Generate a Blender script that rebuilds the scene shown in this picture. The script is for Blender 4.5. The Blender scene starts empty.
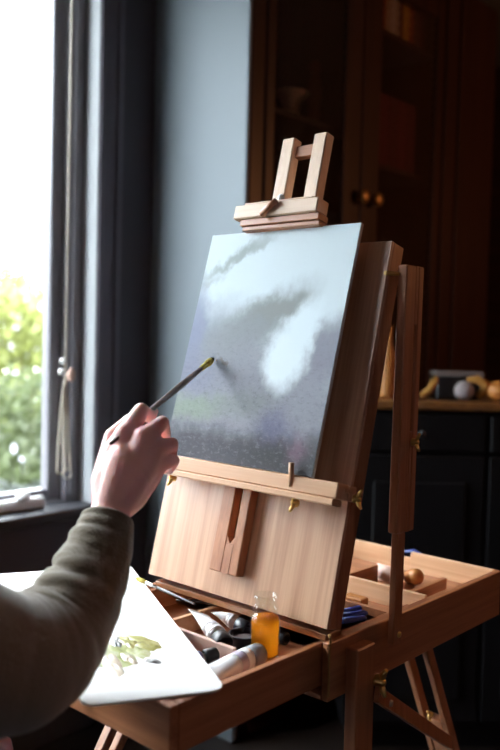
import bpy, bmesh, math, random
from mathutils import Vector as V, Matrix
random.seed(7)
C = bpy.context.scene.collection
sc = bpy.context.scene
Z0 = 0.88                      # the easel's hinge line stands this high above the floor
# ------------------------------------------------------------------ camera
CF = 837.67; CP = V((0.7227, -0.9874, 0.4294)); PITCH, ROLL, YAW = -0.046, -0.0251, 0.7327
RM = Matrix.Rotation(YAW, 3, 'Z') @ Matrix.Rotation(PITCH, 3, 'X') @ Matrix.Rotation(ROLL, 3, 'Y')
RIGHT, FWD, UP = RM @ V((1, 0, 0)), RM @ V((0, 1, 0)), RM @ V((0, 0, 1))
cam = bpy.data.cameras.new('camera'); co = bpy.data.objects.new('camera', cam); C.objects.link(co)
co.matrix_world = Matrix.Translation(CP + V((0, 0, Z0))) @ (RM @ Matrix.Rotation(math.pi / 2, 3, 'X')).to_4x4()
cam.sensor_fit = 'HORIZONTAL'; cam.sensor_width = 36; cam.lens = CF / 500 * 36
cam.clip_start = 0.05; cam.clip_end = 200
cam.dof.use_dof = True; cam.dof.focus_distance = 1.40; cam.dof.aperture_fstop = 4.0
sc.camera = co
def at(x, y, d):               # a surveyed point: sight line x,y of the photograph, d metres away
    return CP + d * (FWD + RIGHT * ((x - 250) / CF) + UP * ((375 - y) / CF))

# ------------------------------------------------------------------ materials
def mat(name, col=(.8, .8, .8), rough=.5, metal=0, spec=.5, bump=None, **kw):
    m = bpy.data.materials.new(name); m.use_nodes = True
    b = m.node_tree.nodes['Principled BSDF']
    b.inputs['Base Color'].default_value = (*col, 1); b.inputs['Roughness'].default_value = rough
    b.inputs['Metallic'].default_value = metal; b.inputs['Specular IOR Level'].default_value = spec
    for k, v in kw.items(): b.inputs[k.replace('_', ' ')].default_value = v
    nt = m.node_tree
    n = nt.nodes.new('ShaderNodeTexNoise'); n.inputs['Scale'].default_value = bump[0] if bump else 40
    n.inputs['Detail'].default_value = 4
    tc = nt.nodes.new('ShaderNodeTexCoord'); nt.links.new(tc.outputs['Object'], n.inputs['Vector'])
    bp = nt.nodes.new('ShaderNodeBump'); bp.inputs['Strength'].default_value = bump[1] if bump else .03
    bp.inputs['Distance'].default_value = .01
    nt.links.new(n.outputs['Fac'], bp.inputs['Height']); nt.links.new(bp.outputs['Normal'], b.inputs['Normal'])
    return m
def wood(name, c1, c2, axis='z', tilt=0, rough=.42, scale=1.0, coat=0):
    m = bpy.data.materials.new(name); m.use_nodes = True; nt = m.node_tree; b = nt.nodes['Principled BSDF']
    tc = nt.nodes.new('ShaderNodeTexCoord'); mp = nt.nodes.new('ShaderNodeMapping'); mp.vector_type = 'POINT'
    nt.links.new(tc.outputs['Object'], mp.inputs['Vector'])
    if tilt:
        rt = nt.nodes.new('ShaderNodeMapping'); rt.inputs['Rotation'].default_value = (tilt, 0, 0)
        nt.links.new(tc.outputs['Object'], rt.inputs['Vector']); nt.links.new(rt.outputs[0], mp.inputs['Vector'])
    s = {'x': (1.1, 38, 38), 'y': (38, 1.1, 38), 'z': (38, 38, 1.1)}[axis]
    mp.inputs['Scale'].default_value = [k * scale for k in s]
    n1 = nt.nodes.new('ShaderNodeTexNoise'); n1.inputs['Scale'].default_value = 1.3; n1.inputs['Detail'].default_value = 6
    n1.inputs['Roughness'].default_value = .62; n1.inputs['Distortion'].default_value = .35
    nt.links.new(mp.outputs[0], n1.inputs['Vector'])
    n2 = nt.nodes.new('ShaderNodeTexNoise'); n2.inputs['Scale'].default_value = 7; n2.inputs['Detail'].default_value = 3
    nt.links.new(mp.outputs[0], n2.inputs['Vector'])
    mx = nt.nodes.new('ShaderNodeMath'); mx.operation = 'MULTIPLY_ADD'; mx.inputs[1].default_value = .3
    nt.links.new(n2.outputs['Fac'], mx.inputs[0]); nt.links.new(n1.outputs['Fac'], mx.inputs[2])
    r = nt.nodes.new('ShaderNodeValToRGB'); r.color_ramp.elements[0].position = .48; r.color_ramp.elements[1].position = .82
    r.color_ramp.elements[0].color = (*c2, 1); r.color_ramp.elements[1].color = (*c1, 1)
    nt.links.new(mx.outputs[0], r.inputs['Fac']); nt.links.new(r.outputs[0], b.inputs['Base Color'])
    b.inputs['Roughness'].default_value = rough; b.inputs['Coat Weight'].default_value = coat; b.inputs['Coat Roughness'].default_value = .25
    bp = nt.nodes.new('ShaderNodeBump'); bp.inputs['Strength'].default_value = .08; bp.inputs['Distance'].default_value = .002
    nt.links.new(n2.outputs['Fac'], bp.inputs['Height']); nt.links.new(bp.outputs['Normal'], b.inputs['Normal'])
    return m
TILT = 0.2373
PALE1, PALE2 = (.72, .445, .26), (.60, .33, .175)
MID1, MID2 = (.47, .195, .085), (.30, .105, .042)
RED1, RED2 = (.36, .15, .06), (.22, .08, .03)
M = {}
M['face'] = wood('pale beech board', (.65, .385, .235), (.44, .22, .12), 'z', TILT, .34, coat=.5)
for a in 'xyz':
    M['pale' + a] = wood('pale beech ' + a, PALE1, PALE2, a)
    M['mid' + a] = wood('oiled beech ' + a, MID1, MID2, a, coat=.2)
    M['red' + a] = wood('reddish beech ' + a, RED1, RED2, a, coat=.2)
    M['dark' + a] = wood('dark bookcase wood ' + a, (.045, .014, .006), (.020, .006, .0035), a, rough=.4)
M['counter'] = wood('brown counter wood', (.20, .085, .022), (.11, .04, .012), 'x', rough=.35)
for a in 'xz': M['light' + a] = wood('lit beech ' + a, (.80, .60, .45), (.70, .48, .33), a)  # paler beech: stronger light on the clamp and rails put into the colour
M['brass'] = mat('brass', (.78, .52, .17), .28, 1)
M['oldbrass'] = mat('aged brass', (.40, .24, .09), .45, .8)
M['steel'] = mat('steel', (.75, .74, .72), .3, 1)
M['wall'] = mat('slate grey wall paint', (.185, .218, .245), .60, spec=.35, bump=(14, .02))
M['reveal'] = mat('satin grey paint', (.42, .44, .46), .30, bump=(20, .01))
M['wallpaint'] = mat('dark wall paint', (.055, .048, .058), .5)
M['darkpaint'] = mat('charcoal gloss paint', (.105, .090, .112), .42, bump=(30, .02))
M['framepaint'] = mat('grey window paint', (.20, .19, .215), .34, bump=(30, .02))
M['ceil'] = mat('ceiling paint', (.08, .08, .08), .8)
M['floor'] = wood('dark floorboards', (.016, .009, .006), (.008, .005, .004), 'y', rough=.5)
M['navy'] = mat('blue black cabinet paint', (.0045, .0042, .005), .6, spec=.15)
M['black'] = mat('black', (.012, .012, .014), .4)
M['white'] = mat('white', (.88, .88, .87), .45)
M['whitegloss'] = mat('white enamel', (.80, .81, .80), .3)
M['cord'] = mat('cream cord', (.62, .55, .44), .8)
M['clay'] = mat('pale clay', (.62, .42, .28), .75, bump=(25, .1))
M['wire'] = mat('bronze wire', (.13, .06, .026), .5, .4)
M['skirt'] = mat('dark skirting', (.04, .04, .045), .45)
def hue(name, c, r=.6, **k): M[name] = mat(name, c, r, **k)
hue('book red', (.16, .006, .014)); hue('book crimson', (.12, .005, .011)); hue('book cream', (.75, .60, .45)); hue('book buff', (.60, .42, .28))
hue('book amber', (.75, .38, .04)); hue('book rust', (.42, .09, .025)); hue('book plum', (.12, .02, .02)); hue('book brown', (.14, .06, .03))
hue('grey card', (.17, .14, .14)); hue('wool grey', (.26, .22, .22), .95, bump=(120, .6)); hue('amber cloth', (.36, .17, .03), .8, bump=(50, .3))
hue('orange gourd', (.42, .16, .03), .5); hue('lid grey', (.17, .14, .13)); hue('rust clay', (.20, .06, .03), .7)
hue('label white', (.80, .80, .82), .35); hue('cap grey', (.20, .20, .215), .35); hue('tube silver', (.62, .62, .64), .3, metal=.7)
hue('dark blue', (.015, .03, .16), .4); hue('blue', (.03, .06, .30), .4); hue('dip black', (.03, .032, .04), .3); hue('orange block', (.50, .20, .05), .5)
hue('bristle', (.42, .34, .05), .8, bump=(200, .4)); hue('wet bristle', (.035, .028, .018), .4); hue('handle brown', (.10, .045, .028), .28)
hue('handle black', (.02, .015, .013), .3); hue('pink wood', (.62, .40, .32), .6); hue('lilac', (.45, .40, .50), .4)
def sweater():
    m = mat('olive knit', (.165, .136, .096), .95); nt = m.node_tree; b = nt.nodes['Principled BSDF']
    b.inputs['Sheen Weight'].default_value = .25; b.inputs['Sheen Roughness'].default_value = .5
    w = nt.nodes.new('ShaderNodeTexNoise'); w.inputs['Scale'].default_value = 260; w.inputs['Detail'].default_value = 2
    tc = nt.nodes['Texture Coordinate']; nt.links.new(tc.outputs['Object'], w.inputs['Vector'])
    bp = nt.nodes['Bump']; bp.inputs['Strength'].default_value = .5; bp.inputs['Distance'].default_value = .003
    nt.links.new(w.outputs['Fac'], bp.inputs['Height'])
    return m
M['knit'] = sweater()
M['denim'] = mat('dark trousers', (.03, .035, .05), .9)
M['hair'] = mat('dark brown hair', (.03, .018, .012), .6, bump=(90, .6))
def skin():
    m = mat('skin', (.94, .52, .48), .45, bump=(140, .12)); b = m.node_tree.nodes['Principled BSDF']
    b.inputs['Subsurface Weight'].default_value = .15; b.inputs['Subsurface Radius'].default_value = (.012, .004, .002)
    b.inputs['Subsurface Scale'].default_value = 1.0
    return m
M['skin'] = skin()
M['nail'] = mat('nail', (.75, .42, .36), .25)
def glassmat(name, tint, gloss_mix=None, diff=None):
    m = bpy.data.materials.new(name); m.use_nodes = True; nt = m.node_tree; nt.nodes.clear()
    out = nt.nodes.new('ShaderNodeOutputMaterial'); t = nt.nodes.new('ShaderNodeBsdfTransparent'); t.inputs[0].default_value = (*tint, 1)
    g = nt.nodes.new('ShaderNodeBsdfGlossy'); g.inputs['Roughness'].default_value = .03; g.inputs['Color'].default_value = (1, 1, 1, 1)
    mx = nt.nodes.new('ShaderNodeMixShader'); lw = nt.nodes.new('ShaderNodeLayerWeight'); pw = nt.nodes.new('ShaderNodeMath'); pw.operation = 'POWER'; pw.inputs[1].default_value = 5; nt.links.new(lw.outputs['Facing'], pw.inputs[0])
    fr = nt.nodes.new('ShaderNodeMath'); fr.operation = 'MULTIPLY_ADD'; fr.inputs[1].default_value = .6; fr.inputs[2].default_value = .035; nt.links.new(pw.outputs[0], fr.inputs[0])
    nt.links.new(fr.outputs[0], mx.inputs[0]); nt.links.new(t.outputs[0], mx.inputs[1]); nt.links.new(g.outputs[0], mx.inputs[2])
    last = mx
    if diff:
        d = nt.nodes.new('ShaderNodeBsdfTranslucent'); d.inputs[0].default_value = (*diff[0], 1)
        m2 = nt.nodes.new('ShaderNodeMixShader'); m2.inputs[0].default_value = diff[1]
        nt.links.new(mx.outputs[0], m2.inputs[1]); nt.links.new(d.outputs[0], m2.inputs[2]); last = m2
    nt.links.new(last.outputs[0], out.inputs[0]); return m
M['pane'] = glassmat('window glass', (.97, .98, .98))
M['glass'] = glassmat('bottle glass', (.95, .97, .96))
M['oil'] = glassmat('amber oil', (.95, .52, .06), diff=((.95, .50, .05), .5))

# ------------------------------------------------------------------ mesh helpers (coordinates: z=0 at the easel hinge)
class MB:
    def __init__(s): s.bm = bmesh.new()
    def merge(s, bm2, mtx=None):
        if mtx: bmesh.ops.transform(bm2, matrix=mtx, verts=bm2.verts)
        me = bpy.data.meshes.new('t'); bm2.to_mesh(me); bm2.free(); s.bm.from_mesh(me); bpy.data.meshes.remove(me); return s
    def box(s, lo, hi, bev=.0015, mtx=None, seg=1):
        b = bmesh.new(); bmesh.ops.create_cube(b, size=1)
        lo, hi = V(lo), V(hi)
        lo, hi = V([min(a, c) for a, c in zip(lo, hi)]), V([max(a, c) for a, c in zip(lo, hi)])
        d = hi - lo
        bmesh.ops.transform(b, matrix=Matrix.Translation((lo + hi) / 2) @ Matrix.Diagonal((*d, 1)), verts=b.verts)
        bev = min(bev, min(d) * .35)
        if bev > 0: bmesh.ops.bevel(b, geom=list(b.edges), offset=bev, segments=seg, affect='EDGES', profile=.5)
        return s.merge(b, mtx)
    def bar(s, p, q, w, h, up=(0, 0, 1), bev=.0015, ext=0):     # rectangular bar p->q, w along side, h along 'up'
        p, q = V(p), V(q); d = (q - p); L = d.length; d.normalize(); up = V(up)
        sd = d.cross(up).normalized(); u2 = sd.cross(d)
        m = Matrix.Translation((p + q) / 2) @ Matrix((sd, d, u2)).transposed().to_4x4()
        return s.box((-w / 2, -L / 2 - ext, -h / 2), (w / 2, L / 2 + ext, h / 2), bev, m)
    def tube(s, pts, rad, n=10, cap=True, flat=None):
        pts = [V(p) for p in pts]; rad = rad if hasattr(rad, '__len__') else [rad] * len(pts)
        b = bmesh.new(); rings = []; side = None
        for i, p in enumerate(pts):
            t = (pts[min(i + 1, len(pts) - 1)] - pts[max(i - 1, 0)]).normalized()
            if side is None: side = t.orthogonal().normalized()
            side = (side - t * side.dot(t)).normalized(); o = t.cross(side)
            rings.append([b.verts.new(p + rad[i] * (math.cos(2 * math.pi * k / n) * side + math.sin(2 * math.pi * k / n) * o)) for k in range(n)])
        for a, c in zip(rings, rings[1:]):
            for k in range(n): b.faces.new((a[k], a[(k + 1) % n], c[(k + 1) % n], c[k]))
        if cap: b.faces.new(rings[0][::-1]); b.faces.new(rings[-1])
        for f in b.faces: f.smooth = len(f.verts) == 4
        return s.merge(b)
    def lathe(s, prof, c=(0, 0, 0), n=24, axis=None, squash=None):   # prof: (r, h) along axis from c
        ax = V(axis).normalized() if axis is not None else V((0, 0, 1))
        q = V((0, 0, 1)).rotation_difference(ax).to_matrix().to_4x4()
        b = bmesh.new(); rings = []
        for r, h in prof:
            rings.append([b.verts.new((r * math.cos(2 * math.pi * k / n), r * math.sin(2 * math.pi * k / n), h)) for k in range(n)])
        for a, d in zip(rings, rings[1:]):
            for k in range(n): b.faces.new((a[k], a[(k + 1) % n], d[(k + 1) % n], d[k]))
        b.faces.new(rings[0][::-1]); b.faces.new(rings[-1])
        for f in b.faces: f.smooth = len(f.verts) == 4
        if squash: bmesh.ops.transform(b, matrix=Matrix.Diagonal((*squash, 1)), verts=b.verts)
        return s.merge(b, Matrix.Translation(c) @ q)
    def ball(s, c, r, sc3=(1, 1, 1), n=16):
        b = bmesh.new(); bmesh.ops.create_uvsphere(b, u_segments=n, v_segments=max(6, n // 2), radius=r)
        for f in b.faces: f.smooth = True
        return s.merge(b, Matrix.Translation(c) @ Matrix.Diagonal((*sc3, 1)))
    def prism(s, poly, z0, z1, bev=0, mtx=None):
        b = bmesh.new(); a = [b.verts.new((x, y, z0)) for x, y in poly]; t = [b.verts.new((x, y, z1)) for x, y in poly]
        b.faces.new(a[::-1]); b.faces.new(t); k = len(poly)
        for i in range(k): b.faces.new((a[i], a[(i + 1) % k], t[(i + 1) % k], t[i]))
        bmesh.ops.recalc_face_normals(b, faces=b.faces)
        if bev: bmesh.ops.bevel(b, geom=list(b.edges), offset=bev, segments=1, affect='EDGES')
        return s.merge(b, mtx)
    def build(s, name, m, parent=None, base=None, **tags):
        me = bpy.data.meshes.new(name)
        if parent is not None: org = parent['org_']
        elif base is not None: org = V(base)
        else:
            xs = [v.co for v in s.bm.verts]
            org = V([(min(v[i] for v in xs) + max(v[i] for v in xs)) / 2 for i in range(2)] + [min(v.z for v in xs)])
        org = V(org)
        bmesh.ops.translate(s.bm, verts=s.bm.verts, vec=-org); s.bm.to_mesh(me); s.bm.free(); me.materials.append(M[m] if isinstance(m, str) else m)
        o = bpy.data.objects.new(name, me); C.objects.link(o)
        if parent is not None: o.parent = parent; o['org_'] = parent['org_']
        else: o.location = org + V((0, 0, Z0)); o['org_'] = org
        tag(o, **tags); return o
def tag(o, label=None, cat=None, group=None, kind=None):
    if label: o['label'] = label
    if cat: o['category'] = cat
    if group: o['group'] = group
    if kind: o['kind'] = kind
    return o
def thing(name, base, label, cat, group=None):
    o = bpy.data.objects.new(name, None); C.objects.link(o); o.location = V(base) + V((0, 0, Z0)); o['org_'] = V(base)
    o.empty_display_size = .05
    return tag(o, label, cat, group)
def copy_tree(o, dloc, parent=None):
    c = o.copy(); C.objects.link(c)
    if parent is not None: c.parent = parent
    else: c.location = o.location + V(dloc)
    for ch in [x for x in bpy.data.objects if x.parent == o]: copy_tree(ch, dloc, c)
    return c
def struct(mb, name, m): return mb.build(name, m, kind='structure')
U = V((0, math.sin(TILT), math.cos(TILT))); N = V((0, -math.cos(TILT), math.sin(TILT)))   # up the lid, out of its face
LID = Matrix((V((1, 0, 0)), -N, U)).transposed().to_4x4()        # local x, depth behind face, height up the lid

# ================================================================== ROOM
WX = -1.5; FZ = -Z0
WY0, WY1, WZ0, WZ1 = -1.55, .720, -.140, 1.80
struct(MB().box((-1.75, -2.6, FZ - .06), (2.6, 3.5, FZ), 0), 'floor', 'floor')
struct(MB().box((-1.75, -2.6, 1.95), (2.6, 3.5, 2.0), 0), 'ceiling', 'ceil')
w = MB()
w.box((-1.72, -2.6, FZ), (WX, WY0, 1.95), 0); w.box((-1.72, WY1, FZ), (WX, 3.5, 1.95), 0)
w.box((-1.72, WY0, FZ), (WX, WY1, WZ0), 0); w.box((-1.72, WY0, WZ1), (WX, WY1, 1.95), 0)
struct(w, 'wall_left', 'wallpaint')
struct(MB().box((-1.72, 3.4, FZ), (2.6, 3.5, 1.95), 0), 'wall_back', 'darkx')
struct(MB().box((2.5, -2.5, FZ), (2.6, 3.4, 1.95), 0), 'wall_right', 'darkpaint')
struct(MB().box((-1.5, -2.6, FZ), (2.6, -2.5, 1.95), 0), 'wall_front', 'darkpaint')
# moulded casing beside the window, then the return wall that flanks the bookcase
tm = MB()
tm.box((WX, .7215, FZ + .16), (-1.494, .80, 1.95), .003); tm.box((WX, .7215, FZ + .16), (-1.490, .738, 1.95), .004); tm.box((WX, .785, FZ + .16), (-1.487, .812, 1.95), .006, seg=2)
struct(tm, 'trim_1', 'darkpaint')
struct(MB().box((-1.572, .7165, WZ0), (WX + .001, .7205, WZ1), .001), 'trim_2', 'reveal')
struct(MB().box((WX, .952, FZ), (-1.0605, .967, 1.95), .003), 'wall_pier', 'wall')
struct(MB().box((-1.497, -2.5, FZ), (-1.47, .72, FZ + .16), .004), 'baseboard_left', 'skirt')
wf = thing('window_1', ((-1.6, (WY0 + WY1) / 2, WZ0)), None, None); wf['kind'] = 'structure'
fr = MB()
fr.box((-1.70, .660, WZ0), (-1.572, .7163, WZ1), .003); fr.box((-1.585, .672, WZ0 + .03), (-1.564, .690, WZ1 - .03), .004)
fr.box((-1.70, WY0, WZ0), (-1.572, WY0 + .06, WZ1), .003)
fr.box((-1.70, WY0 + .06, WZ1 - .06), (-1.572, .660, WZ1), .003)
fr.box((-1.70, WY0 + .06, WZ0), (-1.580, .660, WZ0 + .010), .002)
fr.build('frame', 'framepaint', wf)
ca = MB()
ca.box((-1.645, .612, WZ0 + .012), (-1.602, .656, WZ1 - .062), .004)
ca.box((-1.645, WY0 + .062, WZ0 + .012), (-1.602, WY0 + .11, WZ1 - .062), .004)
ca.box((-1.645, WY0 + .11, WZ0 + .012), (-1.602, .612, WZ0 + .050), .004)
ca.box((-1.645, WY0 + .11, WZ1 - .11), (-1.602, .612, WZ1 - .062), .004)
ca.build('sash', 'framepaint', wf)
MB().box((-1.628, WY0 + .105, WZ0 + .045), (-1.624, .617, WZ1 - .105), 0).build('pane', 'pane', wf)
struct(MB().box((-1.572, WY0 - .05, WZ0 - .03), (-1.455, .7155, WZ0 + .008), .008, seg=2), 'trim_3', 'skirt')
st = thing('window_stay', (-1.535, .42, -.13), 'chunky white window stay bar with round knob on the window bottom rail', 'window stay')
MB().tube([(-1.535, .05, -.112), (-1.535, .545, -.112)], .0195, 14).build('bar', 'whitegloss', st)
MB().lathe([(.008, 0), (.010, .006), (.021, .012), (.023, .022), (.016, .030), (.004, .033)], (-1.530, .470, -.100), axis=(.5, -.2, 1)).build('knob', 'whitegloss', st)
MB().box((-1.555, .06, -.1315), (-1.52, .12, -.125)).build('bracket', 'whitegloss', st)
# cord of the blind: long drop, knot with beads, doubled loops below
bc = thing('blind_cord', (-1.485, .60, .30), 'long cream blind cord with beads and looped end hanging by the window', 'cord')
cx, cy = -1.535, .628
MB().tube([(cx, cy + .004, 1.62), (cx, cy + .002, 1.0), (cx, cy, .30)], .0030, 8).build('cord', 'cord', bc)
def loop(y0, w, z0, z1, ph, dx):
    pts = []
    for i in range(25):
        a = i / 24; ang = math.pi * (a - .5)
        k = math.sin(math.pi * a)
        pts.append((cx + dx * k, y0 + w * math.sin(2 * ang) * .5 * (1 if ph > 0 else -1) * (0.3 + k) + ph * .01 * k, z0 - (z0 - z1) * (math.cos(ang) ** .7 if math.cos(ang) > 0 else 0)))
    return pts
lp = MB()
def hang(ya, yb, z0, z1, dx):
    pts = []
    for i in range(29):
        a = i / 28
        y = ya + (yb - ya) * a + 0; e = math.sin(math.pi * a)
        z = z0 - (z0 - z1) * (1 - abs(2 * a - 1) ** 6) ** .9
        pts.append((cx + dx * e, cy + (y) * (e ** .5), z))
    return pts
lp.tube(hang(-.055, .012, .29, -.028, .012), .0026, 7).tube(hang(-.028, .040, .29, -.045, .018), .0026, 7).tube(hang(-.005, .030, .29, -.02, .008), .0026, 7)
lp.build('loop', 'cord', bc)
for dy, z, r in ((-.020, .335, .010), (-.024, .300, .011)):
    MB().ball((cx + .012, cy + dy, z), r).build('bead', 'whitegloss', bc)
MB().lathe([(.006, 0), (.012, .01), (.013, .03), (.005, .045)], (cx + .012, cy + .014, .268)).build('acorn', 'pinkwood' if 'pinkwood' in M else 'pink wood', bc)

# ------------------------------------------------------------------ garden outside
struct(MB().box((-30, -20, FZ - .5), (-1.73, 25, FZ - .4), 0), 'ground', mat('grass ground', (.022, .034, .012), .9, bump=(8, .5)))
def leafmat(name, c):
    m = mat(name, c, .5); nt = m.node_tree; b = nt.nodes['Principled BSDF']
    tr = nt.nodes.new('ShaderNodeBsdfTranslucent'); tr.inputs[0].default_value = (*[min(1, k * 1.3) for k in c], 1)
    mx = nt.nodes.new('ShaderNodeMixShader'); mx.inputs[0].default_value = .45
    oi = nt.nodes.new('ShaderNodeTexNoise'); oi.inputs['Scale'].default_value = 3.0
    tc = nt.nodes['Texture Coordinate']; nt.links.new(tc.outputs['Object'], oi.inputs['Vector'])
    hs = nt.nodes.new('ShaderNodeHueSaturation'); hs.inputs['Color'].default_value = (*c, 1)
    mr = nt.nodes.new('ShaderNodeMapRange'); mr.inputs['To Min'].default_value = .35; mr.inputs['To Max'].default_value = 1.75
    nt.links.new(oi.outputs['Fac'], mr.inputs['Value']); nt.links.new(mr.outputs[0], hs.inputs['Value'])
    nt.links.new(hs.outputs[0], b.inputs['Base Color']); nt.links.new(hs.outputs[0], tr.inputs[0])
    nt.links.new(b.outputs[0], mx.inputs[1]); nt.links.new(tr.outputs[0], mx.inputs[2])
    nt.links.new(mx.outputs[0], nt.nodes['Material Output'].inputs[0]); M[name] = m
leafmat('leaf lime', (.24, .26, .085)); leafmat('leaf mid', (.085, .105, .045)); leafmat('leaf dark', (.035, .042, .032))
leafmat('blossom', (.75, .72, .85))
def bush(c, rad, m, n, size, label, blossom=0):
    rng = random.Random(hash((round(c[0] * 10), round(c[1] * 10))) & 1023)
    t = thing('garden_shrub', (c[0], c[1], FZ - .4), label, 'shrub', 'shrubs beyond the window')
    lobes = [(V((c[0] + rng.uniform(-.6, .6) * rad[0], c[1] + rng.uniform(-.6, .6) * rad[1], c[2] + rng.uniform(-.6, .5) * rad[2])), rng.uniform(.45, .7)) for _ in range(9)]
    def leaves(cnt, sz):
        b = bmesh.new()
        for _ in range(cnt):
            lc, lr = rng.choice(lobes); d = V((rng.gauss(0, 1), rng.gauss(0, 1), rng.gauss(0, 1))).normalized() * lr * rng.uniform(.7, 1.02)
            p = lc + V((d.x * rad[0], d.y * rad[1], d.z * rad[2]))
            if p.z < FZ - .35: continue
            a = V((rng.gauss(0, 1), rng.gauss(0, 1), rng.gauss(0, 1))).normalized(); e = a.orthogonal().normalized()
            s_ = sz * rng.uniform(.6, 1.3)
            vs = [b.verts.new(p + a * s_), b.verts.new(p + e * s_ * .45), b.verts.new(p - a * s_), b.verts.new(p - e * s_ * .45)]
            b.faces.new(vs)
        q = MB(); q.bm.free(); q.bm = b; return q
    leaves(n, size).build('foliage', m, t)
    if blossom: leaves(blossom, size * .8).build('blossom', 'blossom', t)
    k = MB()
    for q in range(5):
        k.tube([(c[0] + rng.uniform(-.1, .1), c[1] + rng.uniform(-.1, .1), FZ - .4), (c[0] + rng.uniform(-.5, .5) * rad[0], c[1] + rng.uniform(-.5, .5) * rad[1], c[2])], [.05, .02], 7)
    k.build('stem', 'handle brown', t)
GX = [(at(12, 330, 9.6), .25, (.95, .95, 1.0), 'leaf lime', 4200, .07, 'yellow green shrub rising highest outside the window', 160),
      (at(24, 430, 7.0), -.45, (.72, .72, .70), 'leaf mid', 3800, .055, 'mid green shrub below the yellow green one outside', 90),
      (at(30, 500, 5.0), -.78, (.60, .60, .48), 'leaf dark', 3800, .05, 'low dark green shrub nearest the window outside', 0),
      (at(-190, 360, 9.6), .1, (.95, .95, .95), 'leaf mid', 1800, .08, 'mid green shrub left of the yellow green one outside', 0),
      (V((-5.6, 0.7, 0)), .50, (1.0, 1.08, 1.35), 'leaf mid', 3200, .11, 'unseen mid green shrub added to block low sky light, first of the row towards the painter', 0),  # this row is out of view, added to cut low-angle sky light
      (V((-5.9, -2.2, 0)), .50, (1.0, 1.08, 1.35), 'leaf mid', 3200, .11, 'unseen mid green shrub added to block low sky light, second of the row behind the painter', 0),
      (V((-5.4, -5.1, 0)), .50, (1.0, 1.08, 1.35), 'leaf mid', 3200, .11, 'unseen mid green shrub added to block low sky light, last of the row behind the painter', 0),
      (at(170, 340, 10.8), .1, (.8, .8, .95), 'leaf mid', 1800, .08, 'mid green shrub hidden to the right of the window view', 0)]
for p_, z_, r_, m_, n_, s_, l_, b_ in GX: bush((p_.x, p_.y, z_), r_, m_, n_, s_, l_, b_)

# ================================================================== BOOKCASE (front faces +x)
BX = -1.06; BY0, BY1 = .969, 2.62; BT = 1.93
bk = thing('bookcase', (-1.28, 1.8, FZ), 'tall dark wooden bookcase with wire mesh doors behind the easel', 'bookcase')
fr = MB()
fr.box((BX - .02, BY0, FZ), (BX, 1.03, BT), .003); fr.box((BX - .02, 2.13, FZ), (BX, 2.335, BT), .003)
fr.box((BX - .02, 2.335, FZ), (BX - .005, BY1, BT), .003); fr.box((BX, 2.15, FZ), (BX + .012, 2.19, BT), .005); fr.box((BX, 2.27, FZ), (BX + .012, 2.31, BT), .005)
fr.box((BX - .02, 1.03, 1.82), (BX, 2.13, BT), .003); fr.box((BX - .02, 1.03, .06), (BX, 2.13, .12), .003); fr.box((BX - .02, 1.03, FZ), (BX, 2.13, FZ + .1), .003)
fr.build('face_frame', 'darkz', bk)
MB().box((-1.49, BY0, FZ), (-1.475, BY1, BT), 0).build('back_panel', 'darkz', bk)
for y in (BY0 + .004, 1.565, 2.14, BY1 - .02):
    MB().box((-1.475, y, FZ), (BX - .022, y + .018, BT)).build('side_panel', 'darkz', bk)
MB().box((-1.475, BY0, BT - .02), (BX - .022, BY1, BT)).build('top', 'darky', bk)
MB().box((-1.475, BY0 + .024, .09), (BX - .03, 2.138, .115)).build('floor_board', 'darky', bk)
for z in (.62, 1.170): MB().box((-1.474, BY0 + .024, z), (BX - .045, 1.563, z + .02)).build('shelf', 'darky', bk)
for z in (.62, 1.085, 1.598): MB().box((-1.474, 1.585, z), (BX - .045, 2.138, z + .022)).build('shelf', 'darky', bk)
def mesh_door(y0, y1, z0, z1, sw, knob_y, swl=None, swr=None):
    swl = swl or sw; swr = swr or sw
    d = MB()
    X0, X1 = BX - .018, BX + .006
    d.box((X0, y0, z0), (X1, y0 + swl, z1), .005); d.box((X0, y1 - swr, z0), (X1, y1, z1), .005)
    d.box((X0, y0 + swl, z0), (X1, y1 - swr, z0 + .07), .005); d.box((X0, y0 + swl, z1 - .07), (X1, y1 - swr, z1), .005)
    o = d.build('door', 'darkz', bk)
    wm = MB(); b = wm.bm
    ya, yb, za, zb = y0 + swl - .004, y1 - swr + .004, z0 + .066, z1 - .066
    k = 1.75; st_ = .0210; r = .0021
    for sgn in (1, -1):
        c = -k * (yb - ya) - .1
        while c < (zb - za) + k * (yb - ya) + .1:
            ps = []
            # line z = za + c + sgn*k*(y-ya)
            f = lambda y: za + c + sgn * k * (y - ya)
            g = lambda z: ya + (z - za - c) / (sgn * k)
            lo, hi = ya, yb
            a_, b_ = sorted((g(za), g(zb))); lo, hi = max(lo, a_), min(hi, b_)
            if hi - lo > .003:
                P, Q = V((BX - .008 + sgn * r, lo, f(lo))), V((BX - .008 + sgn * r, hi, f(hi)))
                dd = (Q - P).normalized(); s1 = V((1, 0, 0)) * r; s2 = dd.cross(V((1, 0, 0))).normalized() * r
                vs = [[b.verts.new(p + s1 * math.cos(t) + s2 * math.sin(t)) for t in (0, 2.1, 4.2)] for p in (P, Q)]
                for i in range(3): b.faces.new((vs[0][i], vs[0][(i + 1) % 3], vs[1][(i + 1) % 3], vs[1][i]))
            c += st_ * k
    wm.build('wire_mesh', 'wire', o)
    MB().lathe([(.012, 0), (.010, .008), (.011, .016), (.026, .024), (.028, .034), (.020, .042), (.004, .045)], (BX + .006, knob_y, .945), axis=(1, 0, 0)).build('knob', 'oldbrass', o)
mesh_door(1.033, 1.560, .125, 1.815, .06, 1.546, .045, .105)
mesh_door(1.567, 2.127, .125, 1.815, .06, 1.634, .115, .05)
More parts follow.
